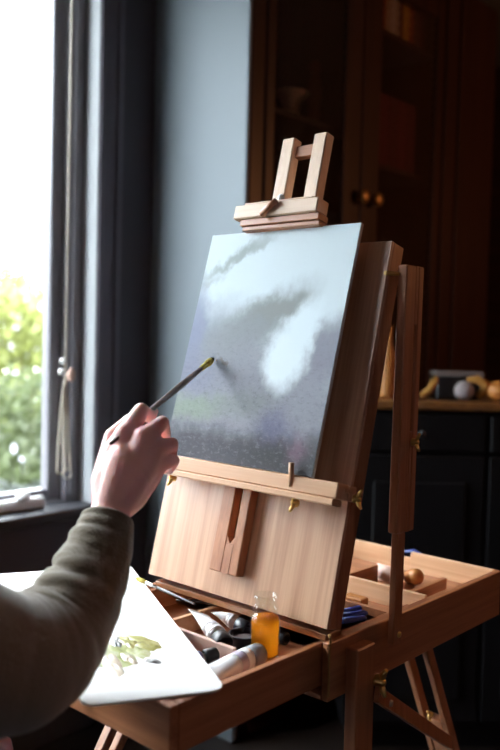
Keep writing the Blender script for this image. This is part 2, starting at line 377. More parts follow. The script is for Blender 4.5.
for y0, y1 in ((1.033, 1.560), (1.567, 2.127)):
    d = MB(); d.box((BX - .018, y0, FZ + .105), (BX + .004, y1, .055), .004); d.box((BX + .004, y0 + .08, FZ + .19), (BX + .012, y1 - .08, -.03), .006)
    d.build('lower_door', 'darkz', bk)

# things on the bookcase shelves
GB = 'dim books on the bookcase shelves'
def book(x0, x1, y0, y1, z0, z1, m, label, group):
    t = thing('book', ((x0 + x1) / 2, (y0 + y1) / 2, z0), label, 'book', group)
    c = MB(); c.box((x0, y0, z0), (x1, y0 + .003, z1), .001); c.box((x0, y1 - .003, z0), (x1, y1, z1), .001); c.box((x1 - .004, y0, z0), (x1, y1, z1), .0018)
    for h in (.16, .8): c.box((x1 - .001, y0 + .001, z0 + (z1 - z0) * h), (x1 + .0012, y1 - .001, z0 + (z1 - z0) * h + .006), .0005)
    c.build('cover', m, t)
    MB().box((x0 + .004, y0 + .0035, z0 + .004), (x1 - .005, y1 - .0035, z1 - .004), 0).build('pages', 'book cream', t)
y = 1.70; zs = 1.6205
tops = [('book plum', .030, 'dark plum book at the end of the top shelf behind mesh'), ('book rust', .026, 'rust red book next to the plum one on the top shelf'), ('book buff', .034, 'buff spined book third along the top shelf'), ('book cream', .034, 'pale cream spined book on the top shelf'),
        ('book buff', .024, 'thin buff book squeezed after the cream one on the top shelf'), ('book plum', .02, 'thin dark book before the amber one on the top shelf'), ('book amber', .05, 'thick amber yellow book on the top shelf'), ('book rust', .03, 'orange red book just after the amber one on the top shelf'),
        ('book brown', .04, 'brown book near the dark end of the top shelf'), ('book plum', .05, 'last dark book on the top shelf by the frame')]
y = 1.745
for m, wd, lb in tops:
    book(-1.36, -1.125, y, y + wd, zs, zs + random.Random(lb).uniform(.185, .2), m, lb, 'books on the top shelf'); y += wd + .002
y = 1.79; zs = 1.1075
for i, lb in enumerate(('large red volume nearest the knobs on the middle shelf', 'large red volume second along on the middle shelf', 'large red volume third along on the middle shelf', 'last large red volume on the middle shelf')):
    book(-1.40, -1.13, y, y + .064, zs, zs + .285, 'book red' if i % 2 == 0 else 'book crimson', lb, 'red volumes on the middle shelf'); y += .066
vz = MB().lathe([(.040, 0), (.044, .008), (.036, .02), (.031, .05), (.033, .085), (.046, .105), (.066, .118), (.068, .126), (.058, .130), (.03, .128)], (-1.25, 1.392, 1.1905))
vz.build('vase', 'clay', label='pale clay vase with flared rim on a shelf behind mesh', cat='vase')
fg = thing('figurine', (-1.24, 1.515, 1.1905), 'small reddish brown figurine standing right of the clay vase', 'figurine')
MB().lathe([(.03, 0), (.032, .01), (.022, .03), (.024, .09), (.03, .15), (.024, .2), (.012, .225)], (-1.24, 1.515, 1.1905)).build('body', 'rust clay', fg)
MB().ball((-1.24, 1.515, 1.435), .024, (1, 1, 1.15)).build('head', 'rust clay', fg)
gb = thing('storage_box', (-1.25, 1.44, .6405), 'grey card box on the lower shelf behind the mesh', 'box')
MB().box((-1.40, 1.30, .6405), (-1.12, 1.545, .86), .003).build('body', 'grey card', gb); MB().box((-1.403, 1.297, .845), (-1.117, 1.548, .89), .004).build('lid', 'lid grey', gb)

# ================================================================== SIDEBOARD set at an angle, with odds and ends
SW = V((.7265, .6872, 0)).normalized(); SB = V((-SW.y, SW.x, 0)); SP = at(352, 400.5, 2.6); SH = SP.z
def sm(lx, ly, z): return V((SP.x, SP.y, 0)) + SW * lx + SB * ly + V((0, 0, z))
SM = Matrix((SW, SB, V((0, 0, 1)))).transposed().to_4x4(); SM = Matrix.Translation((SP.x, SP.y, 0)) @ SM
sb = thing('sideboard', sm(.6, .17, FZ), 'blue black panelled sideboard with brown wooden top', 'sideboard')
def sbox(lo, hi, nm, m, bev=.003): return MB().box(lo, hi, bev, SM).build(nm, m, sb)
sbox((-.01, 0, SH - .026), (1.3, .36, SH), 'top', 'counter', .005)
sbox((.0, .02, FZ + .08), (1.29, .35, SH - .026), 'body', 'navy')
sbox((.03, .05, FZ), (1.26, .33, FZ + .08), 'plinth', 'navy')
for k in range(3):
    x0 = .015 + k * .425
    p = MB(); p.box((x0, .003, FZ + .10), (x0 + .41, .02, SH - .17), .004, SM); p.box((x0 + .06, -.006, FZ + .18), (x0 + .35, .004, SH - .25), .008, SM)
    p.build('door', 'navy', sb)
    p = MB(); p.box((x0, .003, SH - .155), (x0 + .41, .02, SH - .04), .004, SM); d = p.build('drawer', 'navy', sb)
    MB().ball(sm(x0 + .205, -.008, SH - .1), .012).build('knob', 'black', d)
def s_at(px, py, dd=.10):
    q = at(px, py, 2.6 + dd); return q
b_ = s_at(464, 390, .11); MB().ball((b_.x, b_.y, SH + .0325), .032, (1, 1, 1), 20).build('yarn_ball', 'wool grey', label='grey ball of wool on the brown sideboard top', cat='ball of wool')
q = s_at(460, 385, .19); bxo = thing('open_box', (q.x, q.y, SH), 'black box with pale lid behind the grey wool ball', 'box')
mt = Matrix.Translation((q.x, q.y, SH)) @ Matrix((SW, SB, V((0, 0, 1)))).transposed().to_4x4()
MB().box((-.085, -.035, .0005), (.06, .06, .075), .003, mt).build('body', 'black', bxo); MB().box((-.09, -.040, .075), (.07, .065, .092), .003, mt).build('lid', 'lid grey', bxo)
q = s_at(429, 392, .12)
bw = MB(); bw.tube([(q.x - .02, q.y - .02, SH + .012), (q.x, q.y, SH + .03), (q.x + .014, q.y + .012, SH + .062), (q.x + .018, q.y + .016, SH + .075)], [.010, .013, .012, .006], 12)
bw.build('wooden_spoon_handle', 'amber cloth', label='small orange handle leaning by the black box on sideboard', cat='handle')
q = s_at(478, 392, .12)
cl = MB()
cl.tube([(q.x - .03, q.y - .02, SH + .066), (q.x - .005, q.y, SH + .070), (q.x + .018, q.y + .014, SH + .052), (q.x + .012, q.y + .012, SH + .03), (q.x + .0, q.y, SH + .012)], [.008, .014, .017, .015, .012], 12)
cl.build('cloth_roll', 'amber cloth', label='curled amber cloth draped right of the grey wool ball', cat='cloth')
q = s_at(497, 391, .12)
MB().lathe([(.012, 0), (.034, .010), (.043, .028), (.040, .048), (.022, .062), (.008, .066)], (q.x + .004, q.y + .003, SH + .0005), n=24).build('gourd', 'orange gourd', label='squat orange gourd at the right end of the sideboard in view', cat='gourd')
q = s_at(388, 360, .15)
mt = Matrix.Translation((q.x, q.y, SH)) @ Matrix((SW, SB, V((0, 0, 1)))).transposed().to_4x4()
MB().lathe([(.026, 0), (.028, .006), (.026, .02), (.026, .13), (.018, .16), (.011, .18), (.011, .225), (.013, .235)], (q.x, q.y, SH + .0005)).build('bottle', 'orange gourd', label='tall amber bottle on the sideboard behind the easel strut', cat='bottle')

# ================================================================== EASEL
es = thing('field_easel', (-.2, .25, FZ), 'open wooden box easel on legs holding the misty landscape canvas', 'easel')
def lb(mb, x0, x1, o0, o1, s0, s1, bev=.0015): return mb.box((x0, -o1, s0), (x1, -o0, s1), bev, LID)
def lp_(x, off, s): return V((x, 0, 0)) + N * off + U * s
def slotted(mb, x0, x1, xa, xb, o0, o1, s0, s1, sa, sb_):
    lb(mb, x0, xa, o0, o1, s0, s1); lb(mb, xb, x1, o0, o1, s0, s1)
    lb(mb, xa - .0005, xb + .0005, o0, o1 - .0003, s0, sa, .0005); lb(mb, xa - .0005, xb + .0005, o0, o1 - .0003, sb_, s1, .0005)
# lid
lb(MB(), -.400, .0, -.007, 0, 0, .602, .001).build('lid_panel', 'face', es)
m = MB(); lb(m, -.400, -.388, -.0365, -.0071, 0, .602); lb(m, -.012, 0, -.0365, -.0071, 0, .602); lb(m, -.388, -.012, -.0365, -.0071, 0, .012); lb(m, -.388, -.012, -.0365, -.0071, .590, .602)
m.build('lid_frame', 'midz', es)
# mast: slotted lower bar and the twin rails that rise above the lid
m = MB(); slotted(m, -.238, -.176, -.211, -.195, .0005, .020, .040, .640, .088, .60)
m.prism([(-.211, .100), (-.203, .0885), (-.195, .100), (-.195, .0875), (-.211, .0875)], 0, .0188, 0, LID @ Matrix(((1, 0, 0, 0), (0, 0, -1, 0), (0, 1, 0, 0), (0, 0, 0, 1))))
mast = m.build('mast', 'midz', es)
MB().bar(lp_(-.250, .004, .62), lp_(-.250, .004, .806), .001, .001).bm.free()
for x0, x1 in ((-.253, -.225), (-.182, -.154)):
    lb(MB(), x0, x1, -.002, .020, .610, .800, .002).build('rail', 'lightz', mast)
lb(MB(), -.2245, -.1825, -.001, .012, .764, .786).build('crosspiece', 'midx', mast)
# top clamp
m = MB(); lb(m, -.307, -.121, .0205, .052, .642, .667, .002)
clamp = m.build('top_clamp', 'lightx', es)
m = MB(); lb(m, -.292, -.118, .0205, .047, .630, .6415, .001); lb(m, -.288, -.118, .0205, .043, .622, .6295, .001); m.build('pad', 'midx', clamp)
lb(MB(), -.2865, -.1355, .021, .050, .6672, .6705, .001).build('cap_strip', 'lightx', clamp)
MB().tube([lp_(-.206, .058, .665), lp_(-.236, .056, .643)], .0055, 10).build('peg', 'midx', clamp)
MB().ball(lp_(-.206, .047, .6745), .0062).build('button', 'white', clamp)
# canvas ledge
m = MB(); lb(m, -.398, .012, .0205, .050, .190, .214, .002); lb(m, -.398, -.2385, .0005, .021, .190, .213); lb(m, -.1755, .012, .0005, .021, .190, .213)
ledge = m.build('canvas_ledge', 'palex', es)
m = MB(); lb(m, -.396, .010, .030, .054, .1795, .1898, .002); m.build('lip', 'palex', ledge)
m = MB(); lb(m, .0121, .0155, .018, .024, .194, .212, .0005); lb(m, .0121, .0155, .010, .032, .202, .208, .0005); m.build('inlay', 'palex', ledge)
MB().tube([lp_(-.076, .048, .197), lp_(-.077, .0555, .232)], .0042, 10).build('peg', 'palez', ledge)
def wingnut(c, axis, parent, s=1.0, name='wing_nut'):
    c = V(c); a = V(axis).normalized(); o = a.orthogonal().normalized(); p = a.cross(o)
    k = MB().lathe([(.0065 * s, 0), (.0065 * s, .003 * s), (.004 * s, .005 * s), (.004 * s, .010 * s), (.001, .012 * s)], c, 14, a)
    k.tube([c + a * .006 * s, c + a * .009 * s + (o + p) * .006 * s, c + a * .013 * s + (o + p) * .010 * s], [.003 * s, .0035 * s, .002 * s], 8)
    k.tube([c + a * .006 * s, c + a * .009 * s - (o + p) * .006 * s, c + a * .013 * s - (o + p) * .010 * s], [.003 * s, .0035 * s, .002 * s], 8)
    return k.build(name, 'brass', parent)
wingnut(lp_(-.345, .034, .176), N, ledge); wingnut(lp_(-.071, .034, .1735), N, ledge); wingnut(lp_(.0122, .005, .196), (1, 0, 0), ledge)
MB().tube([lp_(-.071, .030, .174), lp_(-.071, .036, .184)], .003, 8).build('screw', 'brass', ledge)
# lid support arms (right one in view, the other behind)
def arm(sx, x0, top=.547):
    f = lambda a, b: (min(x0 + sx * a, x0 + sx * b), max(x0 + sx * a, x0 + sx * b))
    TA = Matrix.Translation((0, .165, .33)) @ Matrix.Rotation(-.012, 4, 'X') @ Matrix.Translation((0, -.165, -.33))
    m = MB(); xa, xb = f(.006, .023)
    m.box((xa, .141, .124), (xb, .170, top), .002, TA); m.box((xa, .177, .124), (xb, .193, top), .002, TA)
    m.box((xa + .0003, .1695, .124), (xb - .0003, .1775, .285), .0005, TA); m.box((xa + .0003, .1695, .455), (xb - .0003, .1775, top), .0005, TA)
    o = m.build('support_arm', 'midz', es)
    xa, xb = f(.009, .021)
    MB().box((xa, .148, -.055), (xb, .171, .1235), .0015, TA).build('slide', 'midz', o)
    wingnut((x0 + sx * .0235, .176, .268), (sx, 0, 0), o)
    if sx > 0: MB().tube([(x0 - sx * .002, .120, .533), (x0 + sx * .010, .150, .533)], .0035, 8).build('pivot_pin', 'brass', o)
    MB().lathe([(.005, 0), (.005, .002), (.001, .003)], (x0 + sx * .0212, .158, -.040), 12, (sx, 0, 0)).build('screw', 'brass', o)
arm(1, .0045); arm(-1, -.4045, .42)
# box case
BZ1, BZ0 = -.0204, -.109
m = MB()
m.box((-.008, 0, BZ0), (.004, .568, BZ1), .0015); m.box((-.404, 0, BZ0), (-.392, .568, BZ1), .0015)
m.box((-.392, 0, BZ0), (-.008, .556, BZ0 + .008), .001)
box = m.build('box_case', 'midy', es)
m = MB(); m.box((-.3915, .556, BZ0), (-.218, .568, BZ1), .0012); m.box((-.195, .556, BZ0), (-.0085, .568, BZ1), .0012); m.box((-.2185, .556, BZ0), (-.1945, .568, BZ1 - .013), .0008)
m.build('back_wall', 'palex', box)
MB().tube([(-.255, .5685, -.050), (-.255, .580, -.050), (-.24, .586, -.036), (-.206, .589, -.027), (-.172, .586, -.036), (-.157, .580, -.050), (-.157, .5685, -.050)], .0065, 12).build('carry_handle', 'dark blue', box)
MB().box((-.3915, .010, -.0230), (-.0085, .048, -.0125), .0015).build('front_rail', 'redx', box)
MB().box((-.0200, .05, -.034), (-.0085, .40, -.0255), .001).build('inner_ledge', 'midy', box)
MB().box((-.3915, .05, -.066), (-.0215, .5555, -.060), .0005).build('tray_floor', 'midx', box)
m = MB(); m.box((-.200, .318, -.0595), (-.0205, .326, -.0225), .001); m.build('divider', 'palex', box)
m = MB(); m.box((-.200, .3265, -.0595), (-.192, .43, -.0225), .001); m.build('divider', 'midy', box)
m = MB(); m.box((-.060, .3265, -.0595), (-.050, .45, -.0235), .001); m.build('divider', 'midy', box)
MB().box((.0042, -.0008, -.10), (.0062, .0030, -.018), .0005).build('catch', 'oldbrass', box)
MB().tube([(.0055, .002, -.018), (.0055, -.001, -.005)], .0022, 8).build('hook', 'oldbrass', box)
# drawer pulled out towards the painter
DZ1, DZ0 = -.0245, -.089
m = MB(); m.box((-.023, -.286, DZ0), (-.012, .26, DZ1), .001); m.box((-.388, -.286, DZ0), (-.377, .26, DZ1), .001)
m.box((-.377, -.286, -.068), (-.023, .26, -.060), .0005); m.box((-.377, .25, -.0595), (-.0235, .26, -.045), .0005)
dr = m.build('drawer', 'midy', es)
m = MB(); m.box((-.389, -.302, DZ0), (-.011, -.2862, DZ1), .0015); m.build('drawer_front', 'midx', dr)
MB().box((-.258, -.2855, -.0595), (-.250, .245, -.030), .001).build('partition', 'palex', dr)
MB().box((-.2495, -.088, -.0595), (-.1055, -.081, -.034), .001).build('partition', 'pink wood', dr)
MB().lathe([(.006, 0), (.005, .006), (.011, .012), (.009, .02), (.002, .022)], (-.2, -.302, -.055), 16, (0, -1, 0)).build('knob', 'brass', dr)
# legs
def leg(p, q, w, h, m, up, ext=.0): return MB().bar(p, q, w, h, up, .002, ext).build('leg', m, es)
l1 = leg((.0158, .066, -.035), (.0158, .072, FZ), .048, .022, 'midz', (1, 0, 0))
wingnut((.027, .096, -.095), (1, -.2, 0), l1, 1.5)
# left front leg: two rails with a groove
dl = V((-.06, -.59, -1.0)).normalized(); pv = V((-.4165, .066, -.100)); tq = (FZ - pv.z) / dl.z
sdl = dl.cross(V((1, 0, 0))).normalized()
m = MB()
for k in (-.016, .016): m.bar(pv + sdl * k, pv + sdl * k + dl * tq * .6, .018, .020, (1, 0, 0), .002)
m.bar(pv + dl * tq * .45, pv + dl * tq - dl * .006, .0135, .018, (1, 0, 0), .002)
m.build('leg', 'midz', es)
# rear leg: slotted pair with a sliding foot
dr_ = V((0, .098, -.190)).normalized(); pr = V((-.128, .440, -.113)); tr_ = (FZ - pr.z) / dr_.z
m = MB()
for k in (-.026, .026): m.bar(pr + V((k, 0, 0)), pr + V((k, 0, 0)) + dr_ * .52, .014, .022, (0, 1, .5), .002)
m.bar(pr + V((0, 0, -.002)) + dr_ * .03, pr + dr_ * .06, .0375, .018, (0, 1, .5), .001)
l3 = m.build('leg', 'midz', es)
MB().bar(pr + dr_ * .275, pr + dr_ * (tr_ - .008), .037, .018, (0, 1, .5), .002).build('foot_bar', 'midz', l3)
wingnut(pr + dr_ * .262 + V((.0, -.012, 0)), (0, -1, -.3), l3, 1.0)
# brace between the right leg and the rear leg
br = MB().bar((.0325, .095, -.118), (-.077, .535, -.385), .024, .009, (1, .25, .1), .001, .012).build('brace', 'midz', es)
for p in ((.038, .12, -.136), (-.075, .50, -.370)): MB().lathe([(.0055, 0), (.005, .003), (.001, .004)], p, 12, (1, .2, 0)).build('screw', 'steel', br)

# ================================================================== CANVAS
def painting():
    m = bpy.data.materials.new('misty landscape painting'); m.use_nodes = True; nt = m.node_tree; b = nt.nodes['Principled BSDF']; L = nt.links
    b.inputs['Roughness'].default_value = .8; b.inputs['Specular IOR Level'].default_value = .2
    tc = nt.nodes.new('ShaderNodeTexCoord'); mp = nt.nodes.new('ShaderNodeMapping'); L.new(tc.outputs['Object'], mp.inputs['Vector'])
    mp.inputs['Scale'].default_value = (1 / .33, 0, 1 / .408); mp.inputs['Location'].default_value = (.5, 0, .5)
    st2 = nt.nodes.new('ShaderNodeMapping'); st2.inputs['Scale'].default_value = (1, 1, 2.1); st2.inputs['Rotation'].default_value = (0, .25, 0); L.new(mp.outputs[0], st2.inputs['Vector'])
    def noise(scale, det=5, rough=.6, flat=False):
        n = nt.nodes.new('ShaderNodeTexNoise'); n.inputs['Scale'].default_value = scale; n.inputs['Detail'].default_value = det; n.inputs['Roughness'].default_value = rough
        L.new((st2 if flat else mp).outputs[0], n.inputs['Vector']); return n
    def vm(op, a, bb):
        n = nt.nodes.new('ShaderNodeVectorMath'); n.operation = op
        for i, q in enumerate((a, bb)):
            if isinstance(q, tuple): n.inputs[i].default_value = q
            else: L.new(q, n.inputs[i])
        return n.outputs[0]
    nz = noise(4.5); nf = noise(16, 4)
    d1 = vm('MULTIPLY', vm('SUBTRACT', nz.outputs['Color'], (.5, .5, .5)), (.17, 0, .12))
    d2 = vm('MULTIPLY', vm('SUBTRACT', nf.outputs['Color'], (.5, .5, .5)), (.10, 0, .07))
    P = vm('ADD', vm('ADD', mp.outputs[0], d1), d2)
    cur = None
    def mix(fac, col, k=1.0):
        nonlocal cur
        n = nt.nodes.new('ShaderNodeMix'); n.data_type = 'RGBA'
        mu = nt.nodes.new('ShaderNodeMath'); mu.operation = 'MULTIPLY'; mu.inputs[1].default_value = k; L.new(fac, mu.inputs[0]); L.new(mu.outputs[0], n.inputs[0])
        if isinstance(cur, tuple): n.inputs[6].default_value = (*cur, 1)
        else: L.new(cur, n.inputs[6])
        if isinstance(col, tuple): n.inputs[7].default_value = (*col, 1)
        else: L.new(col, n.inputs[7])
        cur = n.outputs[2]
    def blob(u, v, ru, rv, ang=0, soft=.6):
        q = nt.nodes.new('ShaderNodeMapping'); q.vector_type = 'TEXTURE'; L.new(P, q.inputs['Vector'])
        q.inputs['Location'].default_value = (u, 0, v); q.inputs['Rotation'].default_value = (0, -math.radians(ang), 0); q.inputs['Scale'].default_value = (ru, 1, rv)
        ln = nt.nodes.new('ShaderNodeVectorMath'); ln.operation = 'LENGTH'; L.new(q.outputs[0], ln.inputs[0])
        mr = nt.nodes.new('ShaderNodeMapRange'); mr.interpolation_type = 'SMOOTHSTEP'; mr.inputs['From Min'].default_value = 1 - soft; mr.inputs['From Max'].default_value = 1 + soft * .6
        mr.inputs['To Min'].default_value = 1; mr.inputs['To Max'].default_value = 0; L.new(ln.outputs['Value'], mr.inputs['Value']); return mr.outputs[0]
    def s2l(c): return tuple(((k / 255) / 12.92 if k < 10 else (((k / 255) + .055) / 1.055) ** 2.4) for k in c)
    cur = s2l((214, 228, 234))
    mix(blob(.45, .04, 1.1, .46, 3, .35), s2l((148, 151, 160)))              # misty ground
    mix(blob(.10, .46, .42, .22, 0, .7), s2l((140, 146, 158)), .9)
    mix(blob(.42, .56, .40, .115, 24, .6), s2l((146, 153, 156)), 1)          # rising bank of cloud
    mix(blob(.60, .66, .20, .05, 8, .6), s2l((146, 152, 150)), .9)
    mix(blob(.40, .42, .28, .13, 0, .8), s2l((148, 152, 160)), .8)
    mix(blob(.95, .48, .20, .13, 20, .6), s2l((140, 142, 154)), .95)
    mix(blob(.20, .885, .24, .030, 26, .8), s2l((160, 172, 172)), .9)        # streaks of grey cloud
    mix(blob(.33, .925, .14, .022, 18, .8), s2l((158, 170, 170)), .75)
    mix(blob(.07, .775, .09, .02, 20, .8), s2l((160, 170, 172)), .6)
    mix(blob(.02, .58, .10, .20, 8, .7), s2l((140, 147, 172)), .8)          # violet left edge
    mix(blob(.08, .36, .20, .10, 0, .8), s2l((134, 138, 160)), .6)
    mix(blob(.12, .215, .27, .055, 4, .7), s2l((142, 156, 142)), .85)        # pale green field
    mix(blob(.50, .24, .22, .05, 6, .8), s2l((134, 142, 140)), .6)
    mix(blob(.30, .00, .75, .155, -2, .5), s2l((84, 84, 90)), .95)           # dark foreground
    mix(blob(.85, .06, .40, .10, 0, .7), s2l((74, 74, 76)), .9)
    mix(blob(.72, .17, .12, .08, 0, .8), s2l((112, 112, 140)), .7)
    mix(blob(.88, .10, .06, .06, 0, .8), s2l((150, 120, 140)), .5)
    mix(blob(.28, .425, .035, .014, -35, .6), s2l((108, 96, 84)), .6)  # shadow of the held brush, painted into the canvas colour
    # dry brush texture: dark flecks on the lower half
    fl = noise(24, 9, .85, True)
    rp = nt.nodes.new('ShaderNodeMapRange'); rp.inputs['From Min'].default_value = .50; rp.inputs['From Max'].default_value = .68; L.new(fl.outputs['Fac'], rp.inputs['Value'])
    low = blob(.45, -.05, 1.1, .62, 0, .5); mu = nt.nodes.new('ShaderNodeMath'); mu.operation = 'MULTIPLY'; L.new(rp.outputs[0], mu.inputs[0]); L.new(low, mu.inputs[1])
    mix(mu.outputs[0], s2l((66, 64, 76)), .5)
    f2 = noise(28, 8, .8, True); r2 = nt.nodes.new('ShaderNodeMapRange'); r2.inputs['From Min'].default_value = .52; r2.inputs['From Max'].default_value = .7; L.new(f2.outputs['Fac'], r2.inputs['Value'])
    m2 = nt.nodes.new('ShaderNodeMath'); m2.operation = 'MULTIPLY'; L.new(r2.outputs[0], m2.inputs[0]); L.new(low, m2.inputs[1])
    mix(m2.outputs[0], s2l((180, 180, 190)), .35)
    mix(blob(.70, .45, .155, .14, 42, .45), s2l((224, 237, 242)), 1)         # bright opening in the mist
    mix(blob(.78, .58, .12, .10, 50, .5), s2l((222, 236, 242)), 1)
    L.new(cur, b.inputs['Base Color'])
    bp = nt.nodes.new('ShaderNodeBump'); bp.inputs['Strength'].default_value = .15; bp.inputs['Distance'].default_value = .002; wv = noise(150, 3); L.new(wv.outputs['Fac'], bp.inputs['Height']); L.new(bp.outputs['Normal'], b.inputs['Normal'])
    return m
M['painting'] = painting(); M['canvas'] = mat('primed canvas edge', (.74, .75, .74), .7, bump=(300, .2))
def on_lid(mb, name, m, x, off, s, parent=None, **t):
    """mesh given in canvas coordinates: x across, y behind, z up the lid"""
    o = mb.build(name, m, parent, base=(0, 0, 0) if parent is None else None, **t)
    if parent is None:
        p = lp_(x, off, s); o.location = p + V((0, 0, Z0)); o.rotation_euler = (-TILT, 0, 0); o['org_'] = (0, 0, 0)
    return o
cv = on_lid(MB().box((-.165, -.0035, -.2045), (.165, .0035, .2045), .0012), 'canvas', 'canvas', -.2070, .0335, .2145 + .205, label='stretched canvas painted with misty grey landscape on the easel', cat='painting')
cv.rotation_euler = (-TILT - .034, 0, 0)
on_lid(MB().box((-.1645, -.0043, -.204), (.1645, -.0035, .204), 0), 'painted_face', 'painting', 0, 0, 0, cv)

# ================================================================== PALETTE
A, B = V((-.525, .064, 0)), V((.006, -.219, 0)); e1 = (B - A).normalized(); e2 = V((e1.y, -e1.x, 0)); Lp = (B - A).length
def pp(a, b): q = A + e1 * a + e2 * b; return (q.x, q.y)
poly = []
def arc(ca, cb, r, t0, t1, n=7):
    for i in range(n + 1):
        t = math.radians(t0 + (t1 - t0) * i / n); poly.append(pp(ca + r * math.cos(t), cb + r * math.sin(t)))
arc(.02, .02, .02, 180, 270); arc(Lp - .022, .022, .022, 270, 360); arc(Lp - .022, .165, .018, 0, 80)
for a, b in ((.49, .178), (.465, .172), (.44, .170), (.42, .176), (.40, .20), (.38, .235), (.355, .262), (.32, .28)): poly.append(pp(a, b))
arc(.03, .27, .03, 90, 180)
pl = MB().prism(poly[::-1] if False else poly, -.0243, -.0212, .0010).build('palette', 'white', None, label='white wooden palette with smears of green paint lying on the pulled out drawer', cat='palette')
def smear(c, r, n, seed, z=-.0211, h=.003, asp=.6, rot=0):
    rng = random.Random(seed); b = bmesh.new(); k = 26; ring = []
    ph = [rng.uniform(0, 6.28) for _ in range(4)]
    ctr = b.verts.new((c[0], c[1], z + h)); rings = []
    for rr, hh in ((.45, h * .95), (.8, h * .7), (1.0, 0)):
        row = []
        for i in range(k):
            t = 2 * math.pi * i / k; q = r * rr * (1 + .10 * math.sin(2 * t + ph[0]) + .08 * math.sin(3 * t + ph[1]) + .07 * math.sin(7 * t + ph[2]))
            x, y = q * math.cos(t), q * asp * math.sin(t); x, y = x * math.cos(rot) - y * math.sin(rot), x * math.sin(rot) + y * math.cos(rot)
            row.append(b.verts.new((c[0] + x, c[1] + y, z + hh * (1 + .3 * math.sin(4 * t + ph[3])))))
        rings.append(row)
    for i in range(k): b.faces.new((ctr, rings[0][i], rings[0][(i + 1) % k]))
    for a_, d_ in zip(rings, rings[1:]):
        for i in range(k): b.faces.new((a_[i], d_[i], d_[(i + 1) % k], a_[(i + 1) % k]))
    for f in b.faces: f.smooth = True
    q = MB(); q.bm.free(); q.bm = b; return q
def paintmix(name, cols, scale):
    m = mat(name, cols[0], .35); nt = m.node_tree; b = nt.nodes['Principled BSDF']; n = nt.nodes.new('ShaderNodeTexNoise'); n.inputs['Scale'].default_value = scale; n.inputs['Detail'].default_value = 5; n.inputs['Distortion'].default_value = 1.2
    tc = nt.nodes['Texture Coordinate']; nt.links.new(tc.outputs['Object'], n.inputs['Vector']); r = nt.nodes.new('ShaderNodeValToRGB'); r.color_ramp.elements[0].position = .3; r.color_ramp.elements[1].position = .7
    r.color_ramp.elements[0].color = (*cols[0], 1); r.color_ramp.elements[1].color = (*cols[-1], 1)
    for i, c in enumerate(cols[1:-1]): e = r.color_ramp.elements.new(.3 + .4 * (i + 1) / (len(cols) - 1)); e.color = (*c, 1)
    nt.links.new(n.outputs['Fac'], r.inputs[0]); nt.links.new(r.outputs[0], b.inputs['Base Color']); M[name] = m
paintmix('green paint', [(.10, .13, .02), (.34, .36, .12), (.50, .50, .32), (.22, .21, .02)], 28)
paintmix('olive paint', [(.22, .20, .02), (.36, .34, .10), (.14, .13, .02)], 40)
paintmix('grey paint', [(.10, .11, .10), (.30, .30, .30), (.5, .48, .44)], 60)
paintmix('buff paint', [(.62, .50, .36), (.70, .66, .58)], 40)
def pz(x, y):                  # meeting point of a sight line with the palette's top
    d = FWD + RIGHT * ((x - 250) / CF) + UP * ((375 - y) / CF); t = (-.0211 - CP.z) / d.z; return CP + d * t
for (px, py), r, asp, rot, mm in (((106, 656), .034, .55, -.3, 'green paint'), ((121, 652), .036, .5, -.5, 'green paint'), ((134, 648), .030, .5, -.3, 'green paint'), ((143, 643), .026, .55, .0, 'olive paint'), ((128, 643), .022, .45, -.4, 'olive paint'),
                                 ((112, 664), .030, .35, -.4, 'buff paint'), ((116, 643), .020, .35, -.5, 'grey paint'), ((152, 661), .010, .5, .2, 'grey paint'), ((128, 659), .016, .4, -.2, 'buff paint')):
    q = pz(px, py); smear((q.x, q.y), r * 1.35, 20, px * 7 + py, asp=asp, rot=rot, h=.0016 + .0011 * (mm != 'green paint')).build('paint_patch', mm, pl)

